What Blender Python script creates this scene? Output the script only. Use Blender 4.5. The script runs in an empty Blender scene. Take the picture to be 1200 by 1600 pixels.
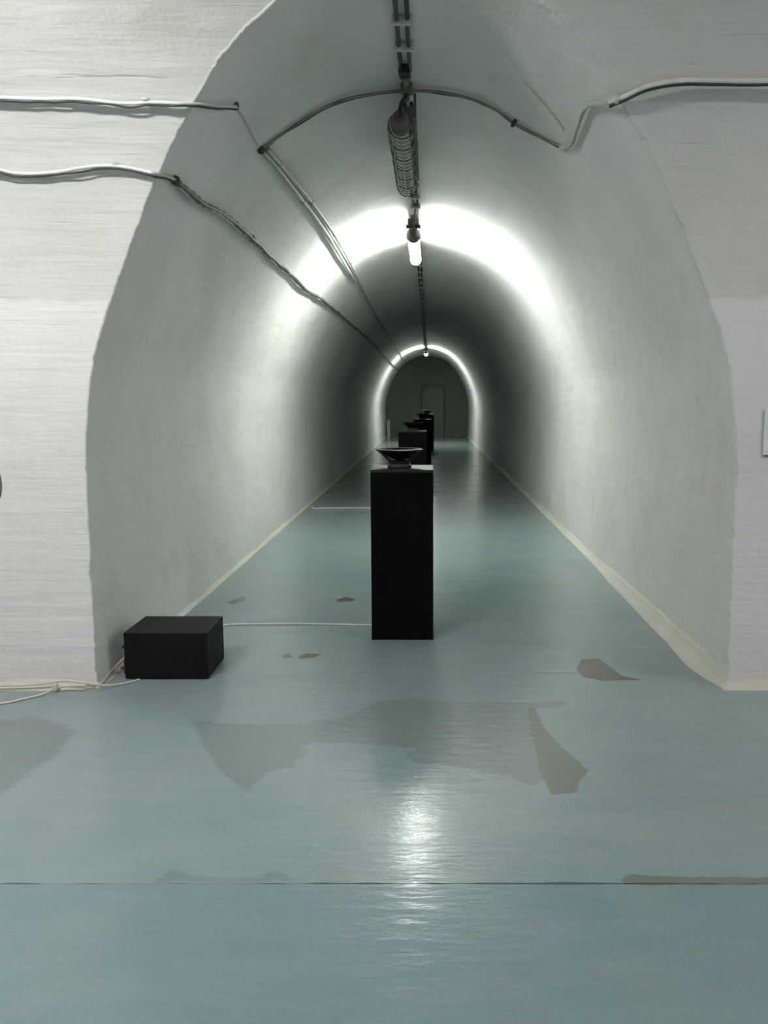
import bpy, bmesh, math, random
from mathutils import Vector, noise
random.seed(7)
SC = bpy.context.scene
COL = SC.collection

# ------------------------------------------------------------------ camera, world, exposure
cam_d = bpy.data.cameras.new('camera')
cam = bpy.data.objects.new('camera', cam_d); COL.objects.link(cam)
cam_d.sensor_fit = 'VERTICAL'; cam_d.sensor_height = 32.0; cam_d.sensor_width = 24.0
cam_d.lens = 26.0
cam_d.shift_x = -71.0/1600.0
cam_d.clip_start = 0.05; cam_d.clip_end = 200
cam.location = (0, 0, 1.55)
cam.rotation_euler = (math.radians(90 - 7.688), 0, 0)
SC.camera = cam
w = bpy.data.worlds.new('world'); SC.world = w; w.use_nodes = True
w.node_tree.nodes['Background'].inputs[0].default_value = (0.02, 0.02, 0.022, 1)
w.node_tree.nodes['Background'].inputs[1].default_value = 0.0
SC.view_settings.view_transform = 'Standard'; SC.view_settings.look = 'None'
SC.view_settings.exposure = 0.0; SC.view_settings.gamma = 1.0
SC.view_settings.use_curve_mapping = False
SC.cycles.max_bounces = 5; SC.cycles.diffuse_bounces = 4; SC.cycles.glossy_bounces = 2; SC.cycles.transmission_bounces = 0
SC.cycles.sample_clamp_indirect = 6.0; SC.cycles.use_light_tree = False
SC.cycles.use_adaptive_sampling = True; SC.cycles.adaptive_threshold = 0.03

TUBE_POWER = 108.0        # lamps of the long gallery
HALL_POWER = 158.0        # lamps of the cross hall, the far right one added

# ------------------------------------------------------------------ shapes of the two vaults
XC = -0.10
PZ = [0,.5,1.15,1.5,1.8,2.2,2.5,2.77,3.0,3.12,3.2,3.28,3.33,3.35]
PW = [1.70,1.71,1.72,1.69,1.635,1.48,1.33,1.15,.93,.77,.62,.42,.2,0]
def hallY(z):
    if z <= 2.0:
        t = min(1, max(0, z/1.2)); return 4.34 + .06*t*t*(3-2*t)
    r = (z-2.0)/1.78
    if r >= 1: return 1.2
    return 1.2 + 3.2*(1-r**2.5)**.4
def catmull(pts, n):
    pts = [Vector(p) for p in pts]
    P = [pts[0]*2-pts[1]] + pts + [pts[-1]*2-pts[-2]]
    out = []
    for i in range(1, len(P)-2):
        a, b, c, d = P[i-1], P[i], P[i+1], P[i+2]
        for k in range(n):
            t = k/n
            out.append(0.5*((2*b)+(c-a)*t+(2*a-5*b+4*c-d)*t*t+(3*b-a-3*c+d)*t**3))
    out.append(pts[-1]); return out
def resample(pts, n):
    L = [0.0]
    for a, b in zip(pts, pts[1:]): L.append(L[-1]+(b-a).length)
    out = []; j = 0
    for k in range(n):
        s = L[-1]*k/(n-1)
        while j < len(L)-2 and L[j+1] < s: j += 1
        f = (s-L[j])/max(1e-9, L[j+1]-L[j]); out.append(pts[j].lerp(pts[j+1], min(1,max(0,f))))
    return out
# half profile as (halfwidth, z); mirrored points steer the crown smoothly
_hp = catmull([(a, b, 0) for a, b in zip(PW, PZ)] + [(-PW[-2], PZ[-2], 0)], 12)
_hp = [p for p in _hp if p.x >= -1e-6]
_hp[-1] = Vector((0, 3.35, 0)) if _hp[-1].x < 1e-3 else _hp[-1]
if _hp[-1].x > 1e-6: _hp.append(Vector((0, 3.35, 0)))
NP = 260
HALF = resample(_hp, NP)                    # floor -> crown
def half_n(i):                              # outward normal of the right half
    a = HALF[max(0, i-1)]; b = HALF[min(NP-1, i+1)]
    t = (b-a).normalized()
    if i == NP-1: return Vector((0, 1, 0))
    n = Vector((t.y, -t.x, 0)); return n
def rough(p, amp=1.0):                      # hand-trowelled unevenness, a vector-free scalar
    q = Vector(p)
    return amp*(0.010*noise.noise(q*0.9) + 0.006*noise.noise(q*3.1+Vector((5,1,2))) + 0.0022*noise.noise(q*11.0))

# ------------------------------------------------------------------ materials
def mat(name): 
    m = bpy.data.materials.new(name); m.use_nodes = True
    nt = m.node_tree; return m, nt, nt.nodes['Principled BSDF']
def N(nt, t, **kw):
    n = nt.nodes.new(t)
    for k, v in kw.items(): setattr(n, k, v)
    return n
def ramp(nt, src, stops):
    r = N(nt, 'ShaderNodeValToRGB'); cr = r.color_ramp
    while len(cr.elements) < len(stops): cr.elements.new(0.5)
    for e, (p, c) in zip(cr.elements, stops):
        e.position = p; e.color = (c, c, c, 1) if isinstance(c, (int, float)) else (*c, 1)
    nt.links.new(src, r.inputs[0]); return r.outputs[0]
def coords(nt, scale=(1,1,1), loc=(0,0,0)):
    tc = N(nt, 'ShaderNodeTexCoord'); mp = N(nt, 'ShaderNodeMapping')
    mp.inputs['Scale'].default_value = scale; mp.inputs['Location'].default_value = loc
    nt.links.new(tc.outputs['Object'], mp.inputs[0]); return mp.outputs[0]
def noise_tex(nt, vec, scale, detail=4, rough_=0.55):
    n = N(nt, 'ShaderNodeTexNoise'); n.inputs['Scale'].default_value = scale
    n.inputs['Detail'].default_value = detail; n.inputs['Roughness'].default_value = rough_
    nt.links.new(vec, n.inputs['Vector']); return n.outputs['Fac']
def mix(nt, fac, a, b, blend='MIX'):
    m = N(nt, 'ShaderNodeMix', data_type='RGBA', blend_type=blend)
    for sock, v in ((m.inputs['Factor'], fac), (m.inputs['A'], a), (m.inputs['B'], b)):
        pass
    fa = [s for s in m.inputs if s.name == 'Factor' and s.type == 'VALUE'][0]
    ia = [s for s in m.inputs if s.name == 'A' and s.type == 'RGBA'][0]
    ib = [s for s in m.inputs if s.name == 'B' and s.type == 'RGBA'][0]
    for sock, v in ((fa, fac), (ia, a), (ib, b)):
        if isinstance(v, (int, float)): sock.default_value = v
        elif isinstance(v, tuple): sock.default_value = (*v, 1)
        else: nt.links.new(v, sock)
    return [s for s in m.outputs if s.type == 'RGBA'][0]
def bump(nt, bsdf, h, strength, dist=0.01):
    b = N(nt, 'ShaderNodeBump'); b.inputs['Strength'].default_value = strength; b.inputs['Distance'].default_value = dist
    nt.links.new(h, b.inputs['Height']); nt.links.new(b.outputs[0], bsdf.inputs['Normal']); return b
def math_(nt, op, a, b=None):
    m = N(nt, 'ShaderNodeMath', operation=op)
    for s, v in zip(m.inputs, (a, b)):
        if v is None: continue
        if isinstance(v, (int, float)): s.default_value = v
        else: nt.links.new(v, s)
    return m.outputs[0]

def plaster(name, base, dirt, streak_axis, shade_marks=False):
    m, nt, b = mat(name)
    v = coords(nt)
    blot = ramp(nt, noise_tex(nt, v, 0.9, 3, .6), [(.35, 0.0), (.75, 1.0)])
    c = mix(nt, blot, base, dirt)
    warm = ramp(nt, noise_tex(nt, coords(nt, (1,1,1), (3,7,1)), 2.3, 2, .6), [(.58, 0.0), (.78, .45)])
    c = mix(nt, warm, c, (.60, .56, .43))
    sm = ramp(nt, noise_tex(nt, coords(nt, (1.3,1.3,2.2), (1,2,9)), 3.2, 4, .7), [(.66, 0.0), (.80, .5)])
    c = mix(nt, sm, c, (.36, .36, .33))
    marks = None
    if shade_marks:
        # upper vault's shade painted in as greyer colour above two metres; thin level scratches
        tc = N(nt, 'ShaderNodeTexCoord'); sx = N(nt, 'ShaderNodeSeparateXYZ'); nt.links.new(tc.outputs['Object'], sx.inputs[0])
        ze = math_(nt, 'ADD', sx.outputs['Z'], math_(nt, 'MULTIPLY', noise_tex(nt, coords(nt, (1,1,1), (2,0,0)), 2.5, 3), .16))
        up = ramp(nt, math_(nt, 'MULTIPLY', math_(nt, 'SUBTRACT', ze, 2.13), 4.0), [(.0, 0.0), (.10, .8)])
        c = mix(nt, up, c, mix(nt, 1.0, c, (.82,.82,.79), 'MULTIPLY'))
        mk = noise_tex(nt, coords(nt, (1.3, 1.0, 30.0), (6,3,1)), 1.5, 3, .55)
        marks = ramp(nt, mk, [(.66, 0.0), (.76, 1.0)])
        c = mix(nt, math_(nt, 'MULTIPLY', marks, .35), c, (.40,.40,.37))
    nt.links.new(c, b.inputs['Base Color'])
    b.inputs['Roughness'].default_value = 0.75
    b.inputs['Specular IOR Level'].default_value = 0.25
    st = noise_tex(nt, coords(nt, streak_axis), 1.0, 4, .62)         # trowel and shutter-board streaks
    fi = noise_tex(nt, v, 42, 1, .6)
    lo = noise_tex(nt, v, 7, 2, .6)
    h = math_(nt, 'ADD', math_(nt, 'MULTIPLY', st, 0.9), math_(nt, 'ADD', math_(nt, 'MULTIPLY', fi, .16), math_(nt, 'MULTIPLY', lo, .6)))
    if marks is not None: h = math_(nt, 'SUBTRACT', h, math_(nt, 'MULTIPLY', marks, .25))
    bump(nt, b, h, 0.5, 0.018)
    return m
M = {}
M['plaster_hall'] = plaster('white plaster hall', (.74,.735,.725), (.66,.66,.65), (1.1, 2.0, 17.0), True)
M['plaster_tunnel'] = plaster('white plaster gallery', (.73,.735,.715), (.64,.645,.62), (6.0, 0.8, 6.0))

def simple(name, col, rough_=.5, metal=0.0, spec=.5, var=0.15, scale=30, bumps=0.0):
    m, nt, b = mat(name)
    v = coords(nt); f = noise_tex(nt, v, scale, 4, .6)
    d = tuple(x*(1-var) for x in col); l = tuple(min(1, x*(1+var)) for x in col)
    nt.links.new(mix(nt, ramp(nt, f, [(.3,0.0),(.7,1.0)]), d, l), b.inputs['Base Color'])
    b.inputs['Roughness'].default_value = rough_; b.inputs['Metallic'].default_value = metal
    b.inputs['Specular IOR Level'].default_value = spec
    if bumps: bump(nt, b, f, bumps, .004)
    return m
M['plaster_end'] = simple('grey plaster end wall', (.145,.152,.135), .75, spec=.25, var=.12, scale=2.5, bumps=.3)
M['cove'] = plaster('cream cove', (.66,.645,.58), (.55,.52,.43), (3,3,3))
M['black'] = simple('matt black paint', (.0028,.0028,.0036), .7, spec=.05, var=.25, scale=18, bumps=.05)
M['black_top'] = simple('sheen-lightened black paint', (.008,.0078,.009), .38, spec=.32, var=.25, scale=18, bumps=.05)  # lamp sheen on the plinth tops put into a lighter, glossier black
M['black_box'] = simple('black textured lacquer', (.0045,.0047,.0052), .6, spec=.16, var=.3, scale=160, bumps=.4)
M['cone'] = simple('black paper cone', (.005,.005,.006), .65, spec=.1, var=.2)
M['basket'] = simple('black stamped steel', (.005,.005,.006), .45, metal=.0, spec=.14, var=.2)
M['magnet'] = simple('dark ferrite', (.016,.016,.018), .45, spec=.3, var=.2)
M['plate'] = simple('bare steel plate', (.20,.20,.21), .3, metal=1.0)
M['paint_white'] = simple('white paint on cable', (.62,.62,.60), .5, var=.12, scale=20, bumps=.3)
M['cable_dark'] = simple('black rubber', (.022,.020,.030), .55, var=.3)
M['cable_olive'] = simple('grey green cable', (.10,.102,.082), .6, var=.4, scale=14, bumps=.4)
M['cable_paint'] = simple('painted over conduit', (.42,.43,.40), .6, var=.25, scale=12, bumps=.3)
M['cross_paint'] = simple('grimy painted cable', (.20,.20,.175), .6, var=.5, scale=6, bumps=.3)
M['ridge'] = simple('stained plaster ridge', (.64,.60,.52), .8, var=.15)
M['lead_paint'] = simple('plaster coloured paint', (.60,.60,.58), .7, var=.12, scale=12)
M['crown_cable'] = simple('violet black cable', (.014,.011,.019), .5, var=.35)
M['clip'] = simple('pale saddle clip', (.45,.45,.43), .5, var=.2)
M['rust'] = simple('dull brown fitting', (.065,.052,.048), .6, var=.4, scale=25, bumps=.4)
M['wire'] = simple('galvanised wire', (.34,.34,.30), .5, metal=.2, var=.4, scale=40)
M['wire_rust'] = simple('grimy wire', (.10,.095,.085), .6, metal=.2, var=.4, scale=40)
M['cord'] = simple('white flex', (.70,.70,.66), .45, var=.08)
M['cord_cream'] = simple('cream flex', (.58,.56,.48), .5, var=.1)
M['paper'] = simple('pale blue sheet', (.70,.73,.78), .6, var=.05)
M['steel'] = simple('grey housing', (.10,.10,.095), .5, metal=.3, var=.3)
M['knob'] = simple('dark grey knob', (.13,.135,.12), .5, var=.2)
M['door'] = simple('grey door paint', (.10,.108,.108), .5, var=.12, scale=4)
M['door_frame'] = simple('dark door frame', (.045,.05,.048), .5, var=.15, scale=4)
M['board'] = simple('pale board', (.62,.64,.63), .6, var=.1, scale=5)
def glass_off():
    m, nt, b = mat('dusty frosted glass')
    f = noise_tex(nt, coords(nt), 22, 4, .6)
    nt.links.new(mix(nt, f, (.36,.36,.32), (.55,.55,.50)), b.inputs['Base Color'])
    b.inputs['Roughness'].default_value = .3; return m
M['glass_off'] = glass_off()
def glow(name, col, s):
    m, nt, b = mat(name)
    b.inputs['Base Color'].default_value = (.8,.8,.8,1)
    b.inputs['Emission Color'].default_value = (*col, 1); b.inputs['Emission Strength'].default_value = s
    return m
M['glow'] = glow('lit gallery tube', (.955, 1.0, .925), TUBE_POWER)
M['glow_hall'] = glow('lit hall tube', (1.0, .975, .965), HALL_POWER)

def floor_mat():
    m, nt, b = mat('worn blue floor paint')
    v = coords(nt)
    at = N(nt, 'ShaderNodeAttribute', attribute_name='wear'); sep = N(nt, 'ShaderNodeSeparateColor')
    nt.links.new(at.outputs['Color'], sep.inputs[0])
    big = ramp(nt, noise_tex(nt, v, 0.8, 5, .6), [(.3,0.0),(.7,1.0)])
    c = mix(nt, big, (.215,.300,.325), (.275,.345,.350))
    sv = coords(nt, (1.0, 5.0, 1.0), (4,2,0))
    strk = ramp(nt, noise_tex(nt, sv, 2.2, 6, .65), [(.45,0.0),(.72,.5)])
    c = mix(nt, strk, c, (.29,.36,.365))
    pale = ramp(nt, noise_tex(nt, coords(nt, (1,1.6,1), (9,3,0)), 1.4, 6, .62), [(.52,0.0),(.62,.35)])
    c = mix(nt, pale, c, (.300,.375,.370))
    c = mix(nt, at.outputs['Alpha'], mix(nt, 1.0, c, (.84,.90,.93), 'MULTIPLY'), c)  # nearest slab darker and bluer: lamp tint and falloff put into its colour
    oc = ramp(nt, noise_tex(nt, coords(nt, (1,1,1), (7,5,0)), 1.9, 5, .6), [(.55,0.0),(.75,.4)])
    c = mix(nt, oc, c, (.27,.30,.25))
    gr = noise_tex(nt, v, 90, 2, .7)
    c = mix(nt, math_(nt, 'MULTIPLY', ramp(nt, gr, [(.35,0.0),(.65,1.0)]), .35), c, mix(nt, 1.0, c, (.72,.72,.72), 'MULTIPLY'))
    # worn grey, brown bare patches, dark flecks; the edge of each is broken up by noise
    ed = math_(nt, 'MULTIPLY', math_(nt, 'SUBTRACT', noise_tex(nt, coords(nt, (.8,4.0,1)), 9, 5, .7), .5), .62)
    g = ramp(nt, math_(nt, 'ADD', sep.outputs['Red'], ed), [(.42,0.0),(.60,1.0)])
    g = math_(nt, 'MULTIPLY', g, .72)
    c = mix(nt, g, c, (.180,.226,.222))
    br = ramp(nt, math_(nt, 'ADD', sep.outputs['Green'], ed), [(.45,0.0),(.60,1.0)])
    c = mix(nt, br, c, (.165,.190,.168))
    dk = ramp(nt, math_(nt, 'ADD', sep.outputs['Blue'], math_(nt, 'MULTIPLY', ed, .5)), [(.45,0.0),(.55,1.0)])
    c = mix(nt, dk, c, (.115,.118,.092))
    nt.links.new(c, b.inputs['Base Color'])
    rn = noise_tex(nt, coords(nt, (1,3,1), (1,1,0)), 3, 3, .6)
    rr = math_(nt, 'ADD', math_(nt, 'MULTIPLY', rn, .20), .075)
    nt.links.new(math_(nt, 'ADD', rr, math_(nt, 'MULTIPLY', sep.outputs['Red'], .015)), b.inputs['Roughness'])
    b.inputs['Specular IOR Level'].default_value = .34
    h = math_(nt, 'ADD', noise_tex(nt, coords(nt, (1,3.5,1)), 6, 5, .6), math_(nt, 'MULTIPLY', noise_tex(nt, v, 60, 2), .08))
    bump(nt, b, h, .30, .007)
    return m
M['floor'] = floor_mat()
M['joint'] = simple('dark joint filler', (.11,.115,.10), .8, var=.4, scale=20)

# ------------------------------------------------------------------ mesh helpers
def link(name, me, m, parent=None, smooth=True):
    o = bpy.data.objects.new(name, me); COL.objects.link(o)
    if m is not None: me.materials.append(M[m] if isinstance(m, str) else m)
    if smooth:
        me.polygons.foreach_set('use_smooth', [True]*len(me.polygons))
    if parent is not None: o.parent = parent
    return o
def from_lists(name, V, F, m, parent=None, smooth=True):
    me = bpy.data.meshes.new(name); me.from_pydata([tuple(v) for v in V], [], F); me.update()
    return link(name, me, m, parent, smooth)
def from_bm(name, bm, m, parent=None, smooth=False):
    bmesh.ops.recalc_face_normals(bm, faces=bm.faces[:])
    me = bpy.data.meshes.new(name); bm.to_mesh(me); bm.free()
    o = link(name, me, m, parent, smooth); return o
def tag(o, label=None, cat=None, group=None, kind=None):
    if label: o['label'] = label
    if cat: o['category'] = cat
    if group: o['group'] = group
    if kind: o['kind'] = kind
    return o
def empty(name, loc=(0,0,0)):
    o = bpy.data.objects.new(name, None); COL.objects.link(o); o.location = loc; o.empty_display_size = .1
    return o
def box(name, lo, hi, m, parent=None, bev=0.0, seg=2):
    bm = bmesh.new(); bmesh.ops.create_cube(bm, size=1)
    for v in bm.verts:
        for k in range(3): v.co[k] = lo[k] if v.co[k] < 0 else hi[k]
    if bev: bmesh.ops.bevel(bm, geom=bm.edges[:], offset=bev, segments=seg, affect='EDGES', profile=.6)
    return from_bm(name, bm, m, parent, False)
def tube_geo(path, r, sides=8, V=None, F=None, cap=True):
    """sweep a round section along a path; r is a number or a function of the fraction"""
    V = [] if V is None else V; F = [] if F is None else F
    path = [Vector(p) for p in path]; n = len(path); base = len(V)
    t0 = (path[1]-path[0]).normalized()
    up = Vector((0,0,1)) if abs(t0.z) < .9 else Vector((1,0,0))
    u = (up - t0*up.dot(t0)).normalized()
    for i, p in enumerate(path):
        t = (path[min(n-1,i+1)]-path[max(0,i-1)]).normalized()
        u = (u - t*u.dot(t)).normalized(); v = t.cross(u)
        rr = r(i/(n-1)) if callable(r) else r
        for k in range(sides):
            a = 2*math.pi*k/sides
            V.append(p + u*(rr*math.cos(a)) + v*(rr*math.sin(a)))
    for i in range(n-1):
        for k in range(sides):
            a = base+i*sides+k; b = base+i*sides+(k+1)%sides
            F.append((a, b, b+sides, a+sides))
    if cap:
        F.append(tuple(base+k for k in reversed(range(sides))))
        F.append(tuple(base+(n-1)*sides+k for k in range(sides)))
    return V, F
def tube(name, path, r, m, parent=None, sides=8):
    V, F = tube_geo(path, r, sides); return from_lists(name, V, F, m, parent)
def lathe(name, prof, m, parent=None, sides=40, loc=(0,0,0), axis='Z', closed=False):
    V = []; F = []; n = len(prof)
    for k in range(sides):
        a = 2*math.pi*k/sides; c, s = math.cos(a), math.sin(a)
        for r, h in prof:
            V.append((loc[0]+r*c, loc[1]+r*s, loc[2]+h) if axis == 'Z' else (loc[0]+r*c, loc[1]+h, loc[2]+r*s))
    rng = n if closed else n-1
    for k in range(sides):
        k2 = (k+1) % sides
        for i in range(rng):
            j = (i+1) % n
            F.append((k*n+i, k2*n+i, k2*n+j, k*n+j))
    o = from_lists(name, V, F, m, parent)
    bm = bmesh.new(); bm.from_mesh(o.data); bmesh.ops.remove_doubles(bm, verts=bm.verts[:], dist=1e-6)
    bmesh.ops.recalc_face_normals(bm, faces=bm.faces[:]); bm.to_mesh(o.data); bm.free()
    return o
def sharp(o, deg=35):
    me = o.data; bm = bmesh.new(); bm.from_mesh(me)
    for e in bm.edges:
        if len(e.link_faces) == 2 and e.calc_face_angle(0) > math.radians(deg): e.smooth = False
    for f in bm.faces: f.smooth = True
    bm.to_mesh(me); bm.free(); return o

# ------------------------------------------------------------------ the setting: vaults
X0, X1 = -6.5, 6.5
RC = 0.012                                   # worn rounding of the arris
YS = []                                      # stations along the gallery
y = 4.6
YE = 34.9
while y < YE:
    YS.append(y); y += .07 if y < 8 else (.14 if y < 14 else .5)
YS.append(YE)
def ragged(s, side):                         # chipped, hand-rounded corner line; positive = plaster missing
    q = Vector((s*1.0, side*3.7, 1.3)); k = 1.0 if side > 0 else .6
    return k*(.006*noise.noise(q*7.0) + .007*noise.noise(q*1.7) + .026*max(0, noise.noise(q*15.0)-.12) + .018*max(0, noise.noise(q*39.0)-.1) - .012*max(0, noise.noise(q*27.0+Vector((9,9,9)))-.1))

def wall_hall():
    V = []; F = []
    nx = 46
    fr = [1-(1-k/nx)**2.6 for k in range(nx+1)]      # dense at the arch
    arcs = [0.0, 22.5, 45.0, 67.5, 90.0]
    rows = {}
    for side in (-1, 1):
        prev = None
        for i in range(NP):
            p = HALF[i]; n = half_n(i)
            d = ragged(i*0.0173, side)
            rr = RC
            p = p + n*d
            qx, qz = p.x+n.x*rr, max(0.0, p.y+n.y*rr)
            zsm = max(0.0, HALF[i].y+n.y*rr)          # even level lines away from the chipped edge
            row = []
            xe = X1 if side > 0 else X0
            for k, f in enumerate(fr):
                x = xe + (XC+side*qx - xe)*f
                fade = min(1.0, abs(x-(XC+side*qx))/.25)
                zz = qz+(zsm-qz)*min(1.0, fade*5)
                yy = hallY(zz); pt = Vector((x, yy, zz))
                r_ = rough(pt)*fade
                row.append(Vector((x, yy - r_, zz)))
            cy = hallY(qz)+rr
            for a in arcs[1:]:
                ar = math.radians(a)
                # from facing the hall (a=0) to facing the gallery (a=90)
                off = rr*(1-math.sin(ar)); yy = cy - rr*math.cos(ar)
                row.append(Vector((XC+side*(p.x+n.x*off), yy, max(0, p.y+n.y*off))))
            idx = []
            for q in row: V.append(q); idx.append(len(V)-1)
            if prev:
                for k in range(len(idx)-1):
                    F.append((prev[k], prev[k+1], idx[k+1], idx[k]) if side < 0 else (prev[k+1], prev[k], idx[k], idx[k+1]))
            prev = idx
        rows[side] = prev
    # above the arch: full rows over the crown of the hall and down its back wall
    top = [rows[-1][k] for k in range(nx+1)] + [rows[1][k] for k in range(nx, -1, -1)]
    xs = [V[i].x for i in top]
    ztop = V[top[nx]].z
    prof = []
    for k in range(1, 26):
        z = ztop + (3.78-ztop)*(1-(1-k/25)**2); prof.append((hallY(z), z))
    for yb, z in list(reversed(prof))[1:]: prof.append((2.4-yb, z))
    z = ztop
    while z > .12:
        prof.append((2.4-hallY(z), z)); z -= .12
    prof.append((2.4-hallY(0), 0))
    prev = top
    for (yy, z) in prof:
        idx = []
        for x in xs: V.append(Vector((x, yy, z))); idx.append(len(V)-1)
        for k in range(len(xs)-1): F.append((prev[k], prev[k+1], idx[k+1], idx[k]))
        prev = idx
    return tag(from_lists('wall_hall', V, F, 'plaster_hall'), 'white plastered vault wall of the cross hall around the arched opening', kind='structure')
wall_hall()

def wall_tunnel():
    V = []; F = []; prev = None
    ring = [(-1, i) for i in range(NP)] + [(1, i) for i in range(NP-2, -1, -1)]
    # first station follows the arris, a few more blend to straight stations
    stations = [('e', 0)] + [('c', f) for f in (.008, .018, .03, .05)] + [('b', f) for f in (.3, .55, .8)] + [('y', yy) for yy in YS]
    for kind, val in stations:
        idx = []
        for side, i in ring:
            p = HALF[i]; n = half_n(i)
            d = ragged(i*0.0173, side); rr = RC
            qz = max(0.0, p.y+n.y*(d+rr)); ye = hallY(qz)+rr
            yy = ye if kind == 'e' else (ye+val if kind == 'c' else (ye + .05 + (YS[0]-ye-.05)*val if kind == 'b' else val))
            fade = min(1.0, (yy-ye)/.3)
            amp = rough((p.x*side, yy*.8, p.y))*fade - d*max(0.0, 1-(yy-ye)/.045)
            # faint shutter boards running lengthwise
            x = XC + side*(p.x - n.x*amp); z = max(0, p.y - n.y*amp)
            if i == 0: z = 0
            V.append(Vector((x, yy, z))); idx.append(len(V)-1)
        if prev:
            for k in range(len(idx)-1): F.append((prev[k], idx[k], idx[k+1], prev[k+1]))
        prev = idx
    return tag(from_lists('wall_tunnel', V, F, 'plaster_tunnel'), 'white plastered barrel vault of the long gallery', kind='structure')
wall_tunnel()
tag(box('wall_left', (X0-.2, -2.2, -.05), (X0, 4.6, 3.9), 'plaster_hall'), kind='structure')  # unseen end of the hall, closed off to keep the light in
tag(box('wall_right', (X1, -2.2, -.05), (X1+.2, 4.6, 3.9), 'plaster_hall'), kind='structure')  # likewise unseen, closes the right end to hold the light
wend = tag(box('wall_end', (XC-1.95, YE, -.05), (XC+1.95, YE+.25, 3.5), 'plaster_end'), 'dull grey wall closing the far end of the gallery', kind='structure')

# ------------------------------------------------------------------ the setting: floor in slabs with recessed joints
STAIN = {
'grey': [
 [(-1.159,3.89),(-0.96,3.842),(-0.743,3.834),(-0.593,3.866),(-0.399,3.948),(-0.269,4.151),(-0.07,4.189),(0.096,4.142),(0.427,4.133),(0.726,4.142),(0.703,4.079),(0.521,4.034),(0.47,3.484),(0.479,3.265),(0.424,3.179),(0.342,3.265),(0.188,3.356),(-0.058,3.406),(-0.109,3.471),(-0.066,3.552),(-0.324,3.615),(-0.529,3.622),(-0.586,3.58),(-0.534,3.498),(-0.587,3.406),(-0.548,3.368),(-0.676,3.325),(-0.709,3.225),(-0.73,3.141),(-0.789,3.207),(-0.878,3.325),(-1.04,3.622)],
 [(-0.895,2.514),(-0.859,2.588),(-0.783,2.558),(-0.692,2.532),(-0.567,2.536),(-0.523,2.58),(-0.487,2.558),(-0.417,2.514)],
 [(-2.262,3.85),(-1.929,3.931),(-1.672,3.771),(-1.636,3.484),(-1.673,3.325),(-1.691,3.097),(-1.799,3.019)]],
'brown': [
 [(0.492,4.061),(0.537,4.061),(0.548,3.81),(0.59,3.587),(0.647,3.419),(0.676,3.325),(0.615,3.236),(0.589,3.135),(0.483,3.108),(0.465,3.295),(0.47,3.622)],
 [(0.62,2.528),(0.662,2.558),(0.858,2.543),(1.194,2.543),(1.6,2.54),(1.6,2.50),(1.173,2.496),(0.627,2.496)]],
'dark': [
 [(0.85,4.658),(0.914,4.85),(1.021,4.863),(1.061,4.693),(1.091,4.546),(1.19,4.48),(1.069,4.47),(0.959,4.46),(0.87,4.524)],
 [(-0.904,4.926),(-0.864,4.965),(-0.83,4.901),(-0.87,4.863)],
 [(-0.806,4.901),(-0.761,4.965),(-0.665,4.952),(-0.702,4.876),(-0.775,4.85)],
 [(-0.733,6.335),(-0.666,6.463),(-0.577,6.377),(-0.61,6.294),(-0.697,6.273)],
 [(-1.103,3.89),(-1.061,3.874),(-1.074,3.85)],
 [(-1.567,6.294),(-1.48,6.463),(-1.432,6.335),(-1.508,6.192)]]}
def sdf(px, py, poly):                       # signed distance, positive inside
    d = 1e9; ins = False; n = len(poly)
    for i in range(n):
        ax, ay = poly[i]; bx, by = poly[(i+1) % n]
        ex, ey = bx-ax, by-ay; wx, wy = px-ax, py-ay
        t = max(0, min(1, (wx*ex+wy*ey)/(ex*ex+ey*ey)))
        d = min(d, (wx-ex*t)**2+(wy-ey*t)**2)
        if (ay > py) != (by > py) and px < ax+(py-ay)/(by-ay)*ex: ins = not ins
    d = math.sqrt(d); return d if ins else -d
BB = {k: [(min(p[0] for p in q)-.15, max(p[0] for p in q)+.15, min(p[1] for p in q)-.15, max(p[1] for p in q)+.15, q) for q in v] for k, v in STAIN.items()}
SOFT = {'grey': .06, 'brown': .03, 'dark': .012}
def wear(x, y):
    out = []
    for k in ('grey', 'brown', 'dark'):
        v = 0.0
        for j, (a, b, c, d, q) in enumerate(BB[k]):
            if a < x < b and c < y < d:
                soft = .12 if (k == 'grey' and j == 2) else SOFT[k]
                v = max(v, min(1, max(0, .5+sdf(x, y, q)/(2*soft))))
        out.append(v)
    return out
JOINTS = [2.505, 4.60]
def axis(a, b, fine_a, fine_b, fine, coarse):
    out = [a]; c = a
    while c < b-1e-6:
        st = fine if fine_a <= c < fine_b else coarse
        c = min(b, c+st); out.append(c)
    return out
fl = empty('floor'); tag(fl, 'worn glossy blue painted concrete floor', kind='structure')
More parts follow.
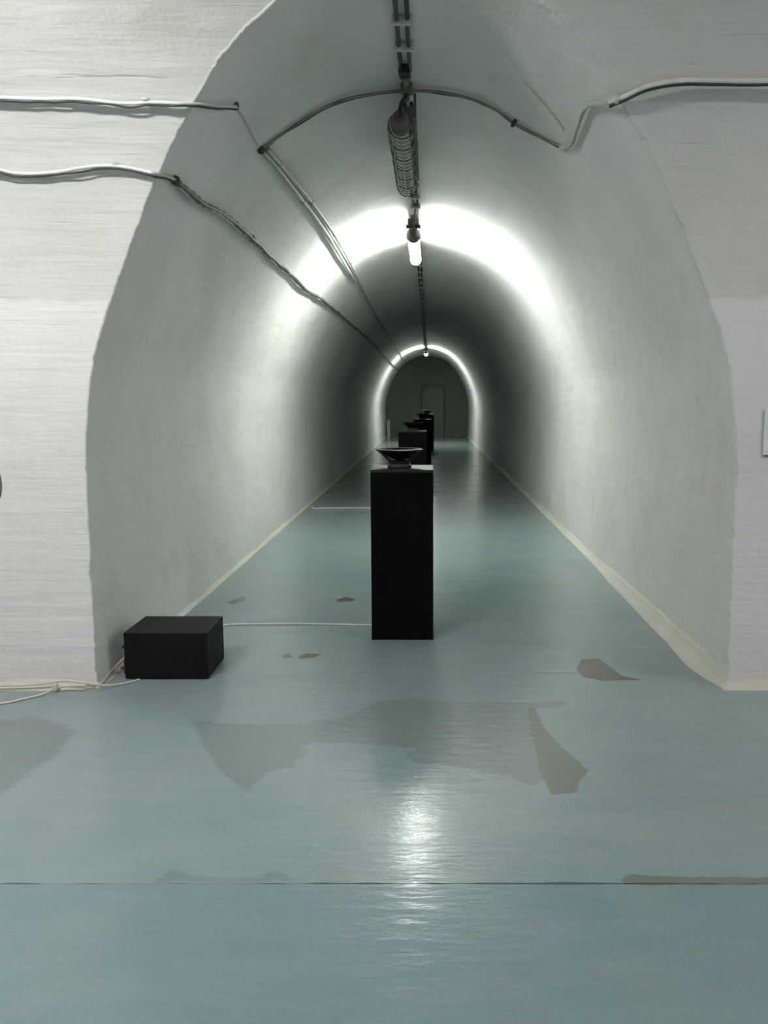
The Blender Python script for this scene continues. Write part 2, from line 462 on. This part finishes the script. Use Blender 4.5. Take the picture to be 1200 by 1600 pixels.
def slab(y0, y1, x0, x1, xs, ys):
    V = []; F = []; C = []
    for j, yy in enumerate(ys):
        for x in xs:
            z = 0.0; q = yy
            if j in (0, len(ys)-1) and (yy in (y0, y1)):      # irregular broken joint edge
                s = 1 if j == 0 else -1
                chip = max(0, noise.noise(Vector((x*2.1, yy*3, 0)))-.15) * .008 + max(0, noise.noise(Vector((x*9, yy*5, 4)))) * .006
                q = yy + s*(.0004 + chip)
            V.append((x, q, z)); C.append(wear(x, yy))
    nx = len(xs)
    for j in range(len(ys)-1):
        for k in range(nx-1):
            a = j*nx+k; F.append((a, a+1, a+nx+1, a+nx))
    top = len(V)
    # skirts at the two joints so that the slab has thickness
    for row, flip in ((0, False), (len(ys)-1, True)):
        b0 = len(V)
        for k in range(nx):
            p = V[row*nx+k]; V.append((p[0], p[1], -.03)); C.append(C[row*nx+k])
        for k in range(nx-1):
            f = (row*nx+k, b0+k, b0+k+1, row*nx+k+1); F.append(f if not flip else f[::-1])
    o = from_lists('floor_slab', V, F, 'floor', fl, smooth=False)
    at = o.data.color_attributes.new('wear', 'FLOAT_COLOR', 'POINT')
    buf = []
    for c in C: buf += [c[0], c[1], c[2], 1.0 if y0 > 0 else 0.0]  # alpha picks the slab that carries the painted light tint
    at.data.foreach_set('color', buf)
    return o
xs_hall = axis(X0, X1, -2.3, 1.7, .02, .25)
slab(-2.0, JOINTS[0], X0, X1, xs_hall, axis(-2.0, JOINTS[0], 2.3, 3, .02, .15))
slab(JOINTS[0], JOINTS[1], X0, X1, xs_hall, axis(JOINTS[0], JOINTS[1], 2.4, 5, .02, .1))
slab(JOINTS[1], YE, XC-1.8, XC+1.8, axis(XC-1.8, XC+1.8, -3, 3, .02, .02), axis(JOINTS[1], YE, 4, 6.6, .02, .4))
box('subfloor', (X0, -2.1, -.08), (X1, YE, -.005), 'joint', fl)

# ------------------------------------------------------------------ the setting: rough cove along the wall foot
def cove(name, side, label):
    # path: along the gallery wall toward the hall, round the corner, along the hall wall
    pts = []
    y = YE
    while y > 4.75:
        pts.append((Vector((XC+side*1.70, y, 0)), Vector((-side, 0, 0)), (.50 + .50*max(0, min(1, (8-y)/3.3))) if side > 0 else .33)); y -= .10 if y < 9 else .5
    ccx, ccy = XC+side*1.70, 4.345
    for a in range(0, 91, 10):
        ar = math.radians(a)
        nrm = Vector((-side*math.cos(ar), -math.sin(ar), 0))
        s = (1.0 if side > 0 else .36)*(1-a/90)+.45*(a/90)
        base = Vector((ccx+side*RC*.8*(1-math.cos(ar)), 4.72-(4.72-ccy)*min(1, a/70.), 0)) if a < 70 else Vector((ccx+side*(a-70)/20*.06, ccy, 0))
        pts.append((base, nrm, s))
    x = .14
    while 1.70+x < 6.4:
        pts.append((Vector((XC+side*(1.70+x), 4.342, 0)), Vector((0, -1, 0)), .45)); x += .10 if x < 1.2 else .5
    sec = [(-.03, .115), (.0, .105), (.012, .085), (.028, .058), (.055, .028), (.085, .004), (.09, -.01)]
    V = []; F = []; prev = None
    for j, (p, n, s) in enumerate(pts):
        s2 = s*(1 + .16*noise.noise(Vector((p.x*1.6, p.y*1.6, side))) + .05*noise.noise(Vector((p.x*6, p.y*6, side))))
        idx = []
        for a, b in sec:
            V.append(p + n*(a*s2 if a > 0 else a) + Vector((0, 0, b*s2 if b > 0 else b))); idx.append(len(V)-1)
        if prev:
            for k in range(len(idx)-1):
                f = (prev[k], prev[k+1], idx[k+1], idx[k]); F.append(f if side < 0 else f[::-1])
        prev = idx
    o = from_lists(name, V, F, 'cove'); tag(o, label, kind='structure')
    bm = bmesh.new(); bm.from_mesh(o.data); bmesh.ops.recalc_face_normals(bm, faces=bm.faces[:]); bm.to_mesh(o.data); bm.free()
    return o
cove('trim_1', -1, 'cream mortar cove along the foot of the left wall')
cove('trim_2', 1, 'stained cream mortar cove along the foot of the right wall')

# ------------------------------------------------------------------ door in the end wall
dr = empty('door_1', (.15, YE, 0)); tag(dr, 'grey metal door in the end wall of the gallery', kind='structure')
def ch(o, par): o.parent = par; o.matrix_parent_inverse.identity(); return o
def shift(o, d):
    for v in o.data.vertices: v.co += Vector(d)
    return o
box('door_leaf', (-.43, -.035, .01), (.43, .0, 2.08), 'door', dr, .004)
for a, b in (((-.50, -.05, 0), (-.435, .0, 2.15)), ((.435, -.05, 0), (.50, .0, 2.15)), ((-.50, -.05, 2.085), (.50, 0, 2.15))):
    box('door_frame', a, b, 'door_frame', dr, .004)
hd = box('handle', (-.40, -.075, 1.29), (-.355, -.035, 1.42), 'knob', dr, .008)
tube('lever', [(-.378, -.07, 1.36), (-.378, -.10, 1.36), (-.36, -.105, 1.36), (-.27, -.105, 1.355)], .012, 'knob', hd)

# ------------------------------------------------------------------ lamps
def lamp_hanger(root, y, z, top, m='steel'):
    box('hanger', (-.012, y-.018, z), (.012, y+.018, top), m, root)
def tube_lamp(label, group, loc, length, gm, along='Y'):
    """long glass well lamp below a narrow housing; origin at the middle of the glass"""
    r = empty('tube_lamp', loc); tag(r, label, 'lamp', group)
    L = length/2; R = .058
    prof = [(0, -L)]
    for a in range(30, 91, 30): prof.append((R*math.sin(math.radians(a)), -L+.05-.05*math.cos(math.radians(a))))
    prof += [(R, L-.05)]
    for a in range(60, 1, -30): prof.append((R*math.sin(math.radians(a)), L-.05+.05*math.cos(math.radians(a))))
    prof.append((0, L))
    lathe('glass_tube', prof, gm, r, 14, axis='Y')
    box('housing', (-.052, -L-.10, .075), (.052, L+.10, .135), 'steel', r, .012)
    for s in (-1, 1):
        cap = lathe('end_cap', [(0, s*(L+.14)), (.030, s*(L+.14)), (.046, s*(L+.10)), (.066, s*(L+.02)), (.070, s*(L-.06)), (.062, s*(L-.065))], 'rust', r, 18, axis='Y')
        box('strap', (-.07, s*(L+.045)-.012, .05), (.07, s*(L+.045)+.012, .085), 'rust', cap, .003)
        box('hanger', (-.03, s*L*.7-.02, .13), (.03, s*L*.7+.02, 3.36-3.12 if along == 'Y' else .20), 'steel', r, .003)
    tube('lead', [(.02, -L-.30, .215), (.025, -L-.22, .20), (.01, -L-.16, .10), (0, -L-.12, .03)], .010, 'rust', r)
    if along == 'X': r.rotation_euler = (0, 0, math.radians(90))
    return r
tube_lamp('lit tubular lamp under the vault crown, nearer of the two glowing lamps', 'lit gallery lamps', (-.155, 9.03, 3.12), 1.50, 'glow')
tube_lamp('small lit lamp far down the gallery, farther of the two glowing lamps', 'lit gallery lamps', (-.115, 28.9, 3.12), 1.50, 'glow')
tube_lamp('lit tubular lamp on the crown of the cross hall, left of the opening', 'lit hall lamps', (-2.15, 1.85, 3.50), 1.50, 'glow_hall', 'X')
tube_lamp('unseen tubular lamp added at the far right of the cross hall', 'lit hall lamps', (5.6, 1.8, 3.50), 1.50, 'glow_hall', 'X')  # unseen second lamp, added to lift the right hall wall

def caged_lamp():
    r = empty('caged_lamp', (-.165, 5.68, 3.10)); tag(r, 'unlit lamp in a wire cage on the vault crown', 'lamp')
    L = .70; R = .070
    lathe('glass_tube', [(0, -L+.06), (.030, -L+.06), (.045, -L+.09), (.046, 0), (.046, L-.09), (.030, L-.04), (0, L-.035)], 'glass_off', r, 18, axis='Y')
    sharp(lathe('end_cap', [(0, -L-.13), (.034, -L-.13), (.046, -L-.10), (.050, -L-.04), (.056, -L-.035), (.056, -L+.03), (.04, -L+.035)], 'rust', r, 20, axis='Y'))
    box('housing', (.025, -L+.12, .078), (.088, L+.16, .140), 'steel', r, .010)
    n = 19
    for k in range(n):
        y = -L+.03 + (2*L-.04)*k/(n-1); pts = []
        for j in range(25):
            a = 2*math.pi*j/24; pts.append((R*math.cos(a), y+.018*math.cos(a), R*math.sin(a)))
        tube('cage_ring', pts, .0042, 'wire' if k % 3 else 'wire_rust', r, 6)
    for k in range(7):
        a = math.radians(-90 + (k-3)*45)
        tube('cage_wire', [((R+.003)*math.cos(a), -L+.06, (R+.003)*math.sin(a)), ((R+.003)*math.cos(a), L-.02, (R+.003)*math.sin(a)), (.45*R*math.cos(a), L+.02, .45*R*math.sin(a))], .0045, 'wire_rust' if k in (0, 1, 5, 6) else 'wire', r, 6)
    for s in (-1, 1): box('hanger', (.071, s*.45-.02, .138), (.086, s*.45+.02, .248), 'steel', r, .003)
    tube('lead', [(.035, -.40, .236), (.035, -.50, .222), (.03, -.66, .165), (.012, -.80, .085), (0, -.845, .02), (0, -.835, .0)], .012, 'crown_cable', r)
caged_lamp()

# ------------------------------------------------------------------ cables and conduits
def surf_t(z):                               # half width of the gallery at height z
    best = 0
    for a, b in zip(HALF, HALF[1:]):
        if a.y <= z <= b.y: return a.x+(b.x-a.x)*(z-a.y)/max(1e-9, b.y-a.y)
    return 0
def off_t(p, d):                             # move a point d off the gallery vault
    p = Vector(p); i = min(range(NP), key=lambda k: abs(HALF[k].x-abs(p.x-XC))+abs(HALF[k].y-p.z))
    n = half_n(i); s = 1 if p.x > XC else -1
    return p + Vector((-s*n.x*d, 0, -n.y*d))
def off_h(p, d):
    p = Vector(p); e = .01
    ty = (hallY(p.z+e)-hallY(p.z-e))/(2*e); n = Vector((0, -1, ty)).normalized()
    return p + n*d
def wob(pts, a, f=3.0, seed=0):
    return [p + Vector((noise.noise(p*f+Vector((seed,0,0))), noise.noise(p*f+Vector((0,seed,7))), noise.noise(p*f+Vector((3,0,seed)))))*a for p in pts]
def dz(pts, d, frac=None): return [p+Vector((0, 0, d)) for p in pts]
def clip_at(root, p, axis_dir, size=.03, m='clip'):
    t = Vector(axis_dir).normalized()
    c = Vector(p)
    V, F = tube_geo([c-t*size*.35, c-t*size*.2, c+t*size*.2, c+t*size*.35], lambda f: size*(.75 if .2 < f < .8 else .5), 8)
    return from_lists('clip', V, F, m, root)

# A upper left hall cable
A_h = [(-6.4,4.09,2.985),(-4.5,4.10,2.965),(-3.2,4.10,2.955),(-2.6,4.105,2.962),(-2.123,4.108,2.96),(-2.005,4.109,2.958),(-1.827,4.113,2.953),(-1.618,4.113,2.953),(-1.412,4.12,2.944),(-1.291,4.118,2.947),(-1.158,4.123,2.94)]
A_t = [(-1.072,4.198,2.956),(-1.028,4.333,3.002),(-0.983,4.455,3.036),(-0.986,4.721,3.034),(-1.003,5.10,3.021)]
ra = empty('wall_cable', A_h[6]); tag(ra, 'upper white painted cable on the hall wall left of the arch', 'cable', 'hall wall cables')
def rel(pts, root): return [Vector(p)-root.location for p in pts]
pa = wob(catmull([off_h(p, .035) for p in A_h] + [off_t(p, .02) for p in A_t[:3]], 10), .010, 5, 1)
tube('cable_sheath', rel(pa, ra), .0088, 'paint_white', ra)
tube('shadow_strand', rel(wob(dz(pa, -.0135), .007, 9, 4), ra), .005, 'cable_dark', ra)  # dark strand put in as the gap shadow under the sheath
tube('painted_lead', rel(wob(catmull([off_t(p, .001) for p in A_t[2:]], 10), .003, 5, 2), ra), .007, 'lead_paint', ra)
clip_at(ra, Vector(off_h((-1.32,4.118,2.952), .03))-ra.location, (0,0,1), .026)
clip_at(ra, off_t(A_t[2], .012)-ra.location, (1,0,0), .024, 'rust')

# B lower left hall cable running on along the gallery
B_h = [(-6.4,4.28,2.69),(-4.4,4.275,2.69),(-3.0,4.275,2.70),(-2.5,4.277,2.70),(-2.235,4.277,2.692),(-2.113,4.283,2.678),(-2.023,4.29,2.665),(-1.865,4.29,2.665),(-1.702,4.281,2.686),(-1.528,4.277,2.692),(-1.39,4.286,2.67),(-1.345,4.29,2.662)]
B_t = [(-1.318,4.46,2.675),(-1.313,4.923,2.676),(-1.293,5.442,2.706),(-1.291,6.185,2.709),(-1.296,6.797,2.702),(-1.293,7.829,2.706),(-1.299,8.851,2.696),(-1.278,10.256,2.728),(-1.268,12.855,2.744),(-1.25,17.25,2.77),(-1.26,23.446,2.755),(-1.27,29.0,2.74),(-1.27,34.6,2.74)]
rb = empty('wall_cable', B_h[8]); tag(rb, 'lower drooping cable that turns the left corner and follows the gallery wall', 'cable', 'hall wall cables')
pb = wob(catmull([off_h(p, .036) for p in B_h] + [off_t(B_t[0], .02)], 10), .010, 5, 3)
tube('cable_sheath', rel(pb, rb), .0092, 'paint_white', rb)
tube('shadow_strand', rel(wob(dz(pb, -.014), .008, 8, 6), rb), .005, 'cable_dark', rb)  # gap shadow below this cable, again modelled as a dark strand
pb2 = wob(catmull([off_t(p, .024) for p in B_t], 12), .012, 2.6, 5)
tube('gallery_run', rel(pb2, rb), lambda f: .0175+.003*math.sin(f*300), 'cable_olive', rb)
tube('gallery_wire', rel(wob(catmull([off_t(p, .012)+Vector((0,0,-.022)) for p in B_t], 12), .018, 2.2, 8), rb), .007, 'cable_paint', rb)
clip_at(rb, Vector(off_h((-1.53,4.277,2.70), .03))-rb.location, (0,0,1), .026)
for p in (B_t[0], B_t[3]): clip_at(rb, off_t(p, .018)-rb.location, (0,1,0), .034, 'rust')

# C pipe from the right hall wall, round the corner and across the vault
C_h = [(6.4,4.05,3.02),(4.5,4.05,3.025),(3.0,4.055,3.02),(2.2,4.055,3.02),(1.732,4.055,3.02),(1.554,4.052,3.024),(1.319,4.052,3.024),(1.142,4.052,3.024),(1.001,4.069,3.006),(0.906,4.102,2.967),(0.838,4.13,2.945)]
C_t = [(0.803,4.40,3.022),(0.809,4.717,3.016),(0.821,4.964,3.007),(0.785,5.129,3.034),(0.683,5.218,3.11),(0.512,5.238,3.204),(0.372,5.155,3.259),(0.182,5.112,3.312),(-0.041,5.124,3.344),(-0.189,5.116,3.341),(-0.411,5.093,3.305),(-0.597,5.093,3.249),(-0.753,5.137,3.182),(-0.909,5.155,3.091),(-1.003,5.161,3.022)]
rc = empty('wall_cable', C_h[6]); tag(rc, 'thick pipe on the right hall wall bending into a cable across the vault', 'cable', 'hall wall cables')
pc = catmull([off_h(p, .055) for p in C_h[:-2]] + [off_h(C_h[-2], .045), off_h(C_h[-1], .035)], 10)
tube('pipe', rel(wob(pc, .003, 3, 9), rc), .0125, 'paint_white', rc, 10)
tube('shadow_strand', rel(wob(dz(pc, -.017), .004, 6, 2), rc), .0065, 'cable_dark', rc)  # dark strand standing in for the shadow line under the pipe
pc2 = catmull([off_h(C_h[-1], .035)] + [off_t(p, .022) for p in C_t[:4]], 10)
tube('bent_pipe', rel(pc2, rc), .0115, 'cable_paint', rc, 10)
pc3 = wob(catmull([off_t(p, .014) for p in C_t[3:]], 10), .005, 5, 3)
tube('cross_cable', rel(pc3, rc), .0080, 'cross_paint', rc)
tube('cross_wire', rel(wob([p+Vector((0,.022,.0)) for p in pc3], .006, 6, 8), rc), .0045, 'cable_dark', rc)
tube('painted_ridge', rel(catmull([off_t(p, .001) for p in ((.50,4.66,3.21),(.60,4.76,3.155),(.69,4.85,3.10),(.755,4.93,3.055))], 8), rc), .0045, 'ridge', rc)
kn = clip_at(rc, off_t(C_t[5], .018)-rc.location, (1,0,-.6), .034, 'rust')
clip_at(rc, off_t(C_t[-1], .014)-rc.location, (0,1,0), .032, 'rust')
clip_at(rc, off_h((.87,4.118,2.955), .04)-rc.location, (1,0,0), .03)

# D twin conduits on the left shoulder of the vault
D1 = [(-1.003,5.17,3.022),(-0.988,5.467,3.032),(-0.966,6.509,3.048),(-0.947,7.92,3.063),(-0.952,9.737,3.059),(-0.955,10.9,3.056)]
D2 = [(-0.975,5.19,3.042),(-0.962,5.52,3.050),(-0.925,6.666,3.078),(-0.900,8.079,3.096),(-0.900,9.643,3.096),(-0.925,11.2,3.078),(-0.945,12.6,3.062),(-0.955,15.0,3.055),(-0.955,22.0,3.055),(-.955,34.6,3.055)]
for nm, P, r_, lab, cl in (('conduit', D1, .0145, 'short lower conduit of the pair on the left shoulder of the vault', (2, 3, 5)), ('conduit', D2, .0145, 'long upper conduit running down the left shoulder of the vault', (1, 2, 3, 4, 6))):
    rt = empty(nm, P[0]); tag(rt, lab, 'conduit', 'conduits on the vault shoulder')
    tube('pipe', rel(wob(catmull([off_t(p, .024) for p in P], 10), .004, 2, 3), rt), r_, 'cable_paint', rt)
    for k in cl: clip_at(rt, off_t(P[k], .022)-rt.location, (0,1,0), .026, 'rust' if k % 2 == 0 else 'clip')

# E cable pairs along the crown, with saddle clips
def crown(label, y0, y1, gap, r_, step, lumps=0):
    rt = empty('crown_cable', (-.130, y0, 3.35)); tag(rt, label, 'cable', 'cables along the vault crown')
    for s in (-1, 1):
        n = max(6, int((y1-y0)/.15)); pts = []
        for k in range(n+1):
            y = (y1-y0)*k/n; x = s*gap/2
            zz = -.025 - .004*math.sin(y*7+s)
            pts.append(Vector((x+.004*noise.noise(Vector((y*2, s, 0))), y, zz)))
        tube('cable', pts, r_, 'crown_cable', rt)
    y = step*.5
    while y < y1-y0:
        box('clip', (-gap/2-.024, y-.014, -.047), (gap/2+.024, y+.014, -.004), 'clip', rt, .004)
        y += step
    return rt
crown('pair of dark cables with pale clips on the crown above the arch mouth', 3.75, 4.80, .050, .0115, .30)
rt = empty('crown_cable', (-.135, 4.80, 3.35)); tag(rt, 'knotted single cable joining the twin cables to the caged lamp', 'cable', 'cables along the vault crown')
tube('cable', [(-.01,-.03,-.02),(-.012,.06,-.045),(.006,.14,-.03),(-.004,.24,-.05),(.004,.34,-.028),(-.004,.45,-.022)], lambda f: .011+.006*abs(math.sin(f*14)), 'cable_olive', rt)
box('junction', (-.034,-.035,-.055), (.034,.05,-.005), 'crown_cable', rt, .008)
box('junction', (-.03,.20,-.06), (.04,.29,-.01), 'cable_olive', rt, .010)
crown('clipped cable pair on the crown between caged and lit lamps', 5.30, 8.05, .042, .0105, .36)
crown('clipped cable pair on the crown beyond the nearer lit lamp', 10.0, 27.9, .042, .0115, .55)
crown('cable pair on the crown behind the farthest lit lamp', 29.8, 34.8, .042, .0115, .8)

# ------------------------------------------------------------------ plinths and loudspeakers
PL = [(-.175, 5.255, 'tall matt black plinth standing nearest, in full view'),
      (-.240, 11.77, 'black plinth second from the front, behind the tall near one'),
      (-.160, 19.06, 'black plinth third from the front in the row'),
      (-.068, 25.29, 'black plinth farthest back in the row, before the door')]
S = .200
def make_plinth():
    r = empty('plinth', (0, 0, 0))
    box('body', (-S, 0, .0), (S, .40, 1.090), 'black', r, .004)
    box('top_panel', (-S, 0, 1.0915), (S, .40, 1.110), 'black_top', r, .003)
    return r
def make_speaker():
    r = empty('loudspeaker', (0, 0, 0))
    sharp(lathe('magnet', [(0,0),(.078,0),(.080,.003),(.080,.013),(.078,.016),(0,.016)], 'magnet', r, 36))
    sharp(lathe('back_plate', [(0,.0165),(.074,.0165),(.074,.0215),(0,.0215)], 'plate', r, 36))
    sharp(lathe('pot', [(0,.022),(.072,.022),(.072,.046),(.064,.050),(0,.050)], 'basket', r, 36))
    bs = sharp(lathe('basket_rim', [(.128,.098),(.150,.112),(.156,.113),(.156,.119),(.150,.121),(.132,.121),(.124,.112)], 'basket', r, 48, closed=True))
    for k in range(6):
        a = 2*math.pi*(k+.5)/6; c, s = math.cos(a), math.sin(a); V = []; F = []
        prof = [(.066,.046),(.088,.060),(.118,.088),(.146,.110)]
        for (rr, h) in prof:
            for sx, dh in ((-1,0),(1,0),(1,-.005),(-1,-.005)):
                wdt = .017
                V.append((rr*c - sx*wdt*s, rr*s + sx*wdt*c, h+dh))
        for i in range(3):
            for j in range(4): F.append((i*4+j, i*4+(j+1)%4, i*4+4+(j+1)%4, i*4+4+j))
        F += [(3,2,1,0), (12,13,14,15)]
        from_lists('strut', V, F, 'basket', r, False)
    lathe('cone', [(.034,.056),(.055,.066),(.085,.085),(.116,.112),(.120,.1125),(.117,.108),(.086,.081),(.056,.062),(.034,.052)], 'cone', r, 48, closed=True)
    lathe('surround', [(.115,.112),(.120,.119),(.126,.122),(.132,.119),(.134,.112),(.126,.109)], 'cone', r, 48, closed=True)
    lathe('dust_cap', [(.036,.056),(.030,.064),(.018,.070),(0,.072)], 'cone', r, 32)
    return r
def copy_tree(o, parent=None):
    c = o.copy(); COL.objects.link(c); c.parent = parent
    for k in list(o.children):
        copy_tree(k, c)
    return c
p0 = make_plinth(); s0 = make_speaker()
SPK = ['bowl-shaped black bare loudspeaker on the nearest plinth', 'dark loudspeaker silhouette on the second plinth',
       'small dark loudspeaker silhouette on the third plinth', 'tiny dark loudspeaker on the farthest plinth']
for i, (x, yf, lab) in enumerate(PL):
    p = p0 if i == 0 else copy_tree(p0); q = s0 if i == 0 else copy_tree(s0)
    p.location = (x, yf, 0); tag(p, lab, 'plinth', 'row of black plinths')
    q.location = (x-(.022 if i == 0 else 0), yf+.20, 1.1102); q.rotation_euler = (0, 0, .35*i); tag(q, SPK[i], 'loudspeaker', 'loudspeakers on the plinths')

# ------------------------------------------------------------------ black box with plugs at the left jamb
bx = empty('black_box', (-1.467, 4.665, 0)); tag(bx, 'low black box on the floor at the left foot of the arch', 'box')
box('body', (-.232, -.185, .006), (.232, .185, .268), 'black_box', bx, .006)
for sx in (-1, 1):
    for sy in (-1, 1):
        lathe('foot', [(0,0),(.016,0),(.018,.007),(0,.007)], 'cable_dark', bx, 12, (sx*.19, sy*.15, 0))
for yy, z, m in ((-.13, .05, 'rust'), (-.06, .08, 'rust'), (-.10, .165, 'cable_dark')):
    pl = lathe('plug', [(0,0),(.011,0),(.013,.006),(.013,.020),(.008,.034),(0,.036)], m, bx, 12)
    for v in pl.data.vertices: v.co = Vector((-.232-v.co.z*1.2, yy+v.co.y, z+v.co.x))
sk = box('socket', (-.245, -.165, .025), (-.231, -.02, .115), 'rust', bx, .003)

# ------------------------------------------------------------------ flexes on the floor
def flex(label, pts, r_, m, extra=None, n=10):
    rt = empty('flex', pts[0]); tag(rt, label, 'cable', 'flexes on the floor')
    tube('cord', rel(catmull(pts, n), rt), r_, m, rt); return rt
flex('white flex lying straight from the black box to the nearest plinth', [(-1.40,4.86,.06),(-1.41,4.95,.02),(-1.43,5.20,.0055),(-1.46,5.45,.0055),(-1.40,5.60,.0055),(-1.15,5.622,.0055),(-.939,5.628,.0055),(-.65,5.615,.0055),(-.45,5.598,.0055),(-.379,5.595,.0055)], .0055, 'cord')
flex('thin white flex crossing the dim floor to the second plinth', [(-1.70,12.0,.009),(-1.66,11.80,.008),(-1.50,11.86,.008),(-1.1,11.88,.008),(-.75,11.87,.008),(-.445,11.88,.008)], .008, 'cord')
flex('cream flex from the box resting on the wall cove at left', [(-1.615,4.470,.0058),(-1.645,4.430,.006),(-1.695,4.385,.008),(-1.745,4.325,.022),(-1.79,4.290,.040),(-1.839,4.285,.050),(-1.96,4.295,.056),(-2.065,4.295,.042),(-2.187,4.292,.034),(-2.4,4.288,.032),(-2.9,4.28,.03),(-3.6,4.27,.03)], .0055, 'cord_cream')
rt = flex('cream flex trailing over the floor from a small plug below the left wall', [(-1.745,4.60,.085),(-1.79,4.52,.04),(-1.79,4.36,.02),(-1.85,4.285,.035),(-1.93,4.28,.034),(-2.00,4.27,.025),(-2.042,4.22,.010),(-2.111,4.165,.006),(-2.202,4.097,.006),(-2.5,3.99,.006),(-3.2,3.9,.006)], .0055, 'cord_cream')
box('plug', (-2.015+1.745, 4.262-4.60, .012-.085), (-1.985+1.745, 4.29-4.60, .05-.085), 'cord_cream', rt, .005)

# ------------------------------------------------------------------ small things on the walls
sh = box('notice_sheet', (1.758, 4.388, 1.262), (2.00, 4.391, 1.50), 'paper'); tag(sh, 'pale blue sheet on the right hall wall at the picture edge', 'sheet')
tk = box('dark_strip', (1.765, 4.384, 1.254), (1.82, 4.394, 1.258), 'cable_dark'); tk.parent = sh  # thin dark strip along the lower edge of the sheet
bp_ = empty('wall_rosette', (-2.334, 4.40, 1.105)); tag(bp_, 'dark rounded wall fitting at the left picture edge', 'fitting')
lk = lathe('dome', [(0,-.055),(.03,-.052),(.052,-.036),(.062,-.012),(.064,.004),(0,.004)], 'knob', bp_, 24, axis='Y')
for v in lk.data.vertices: v.co.z *= 1.9
bd = empty('pale_board', (-1.66, 34.2, 0)); tag(bd, 'pale board propped against the left wall near the far door', 'board')
b1 = box('panel', (-.11, -.02, 0), (.11, .02, .72), 'board', bd, .004)
bd.rotation_euler = (0, math.radians(-3), math.radians(70))
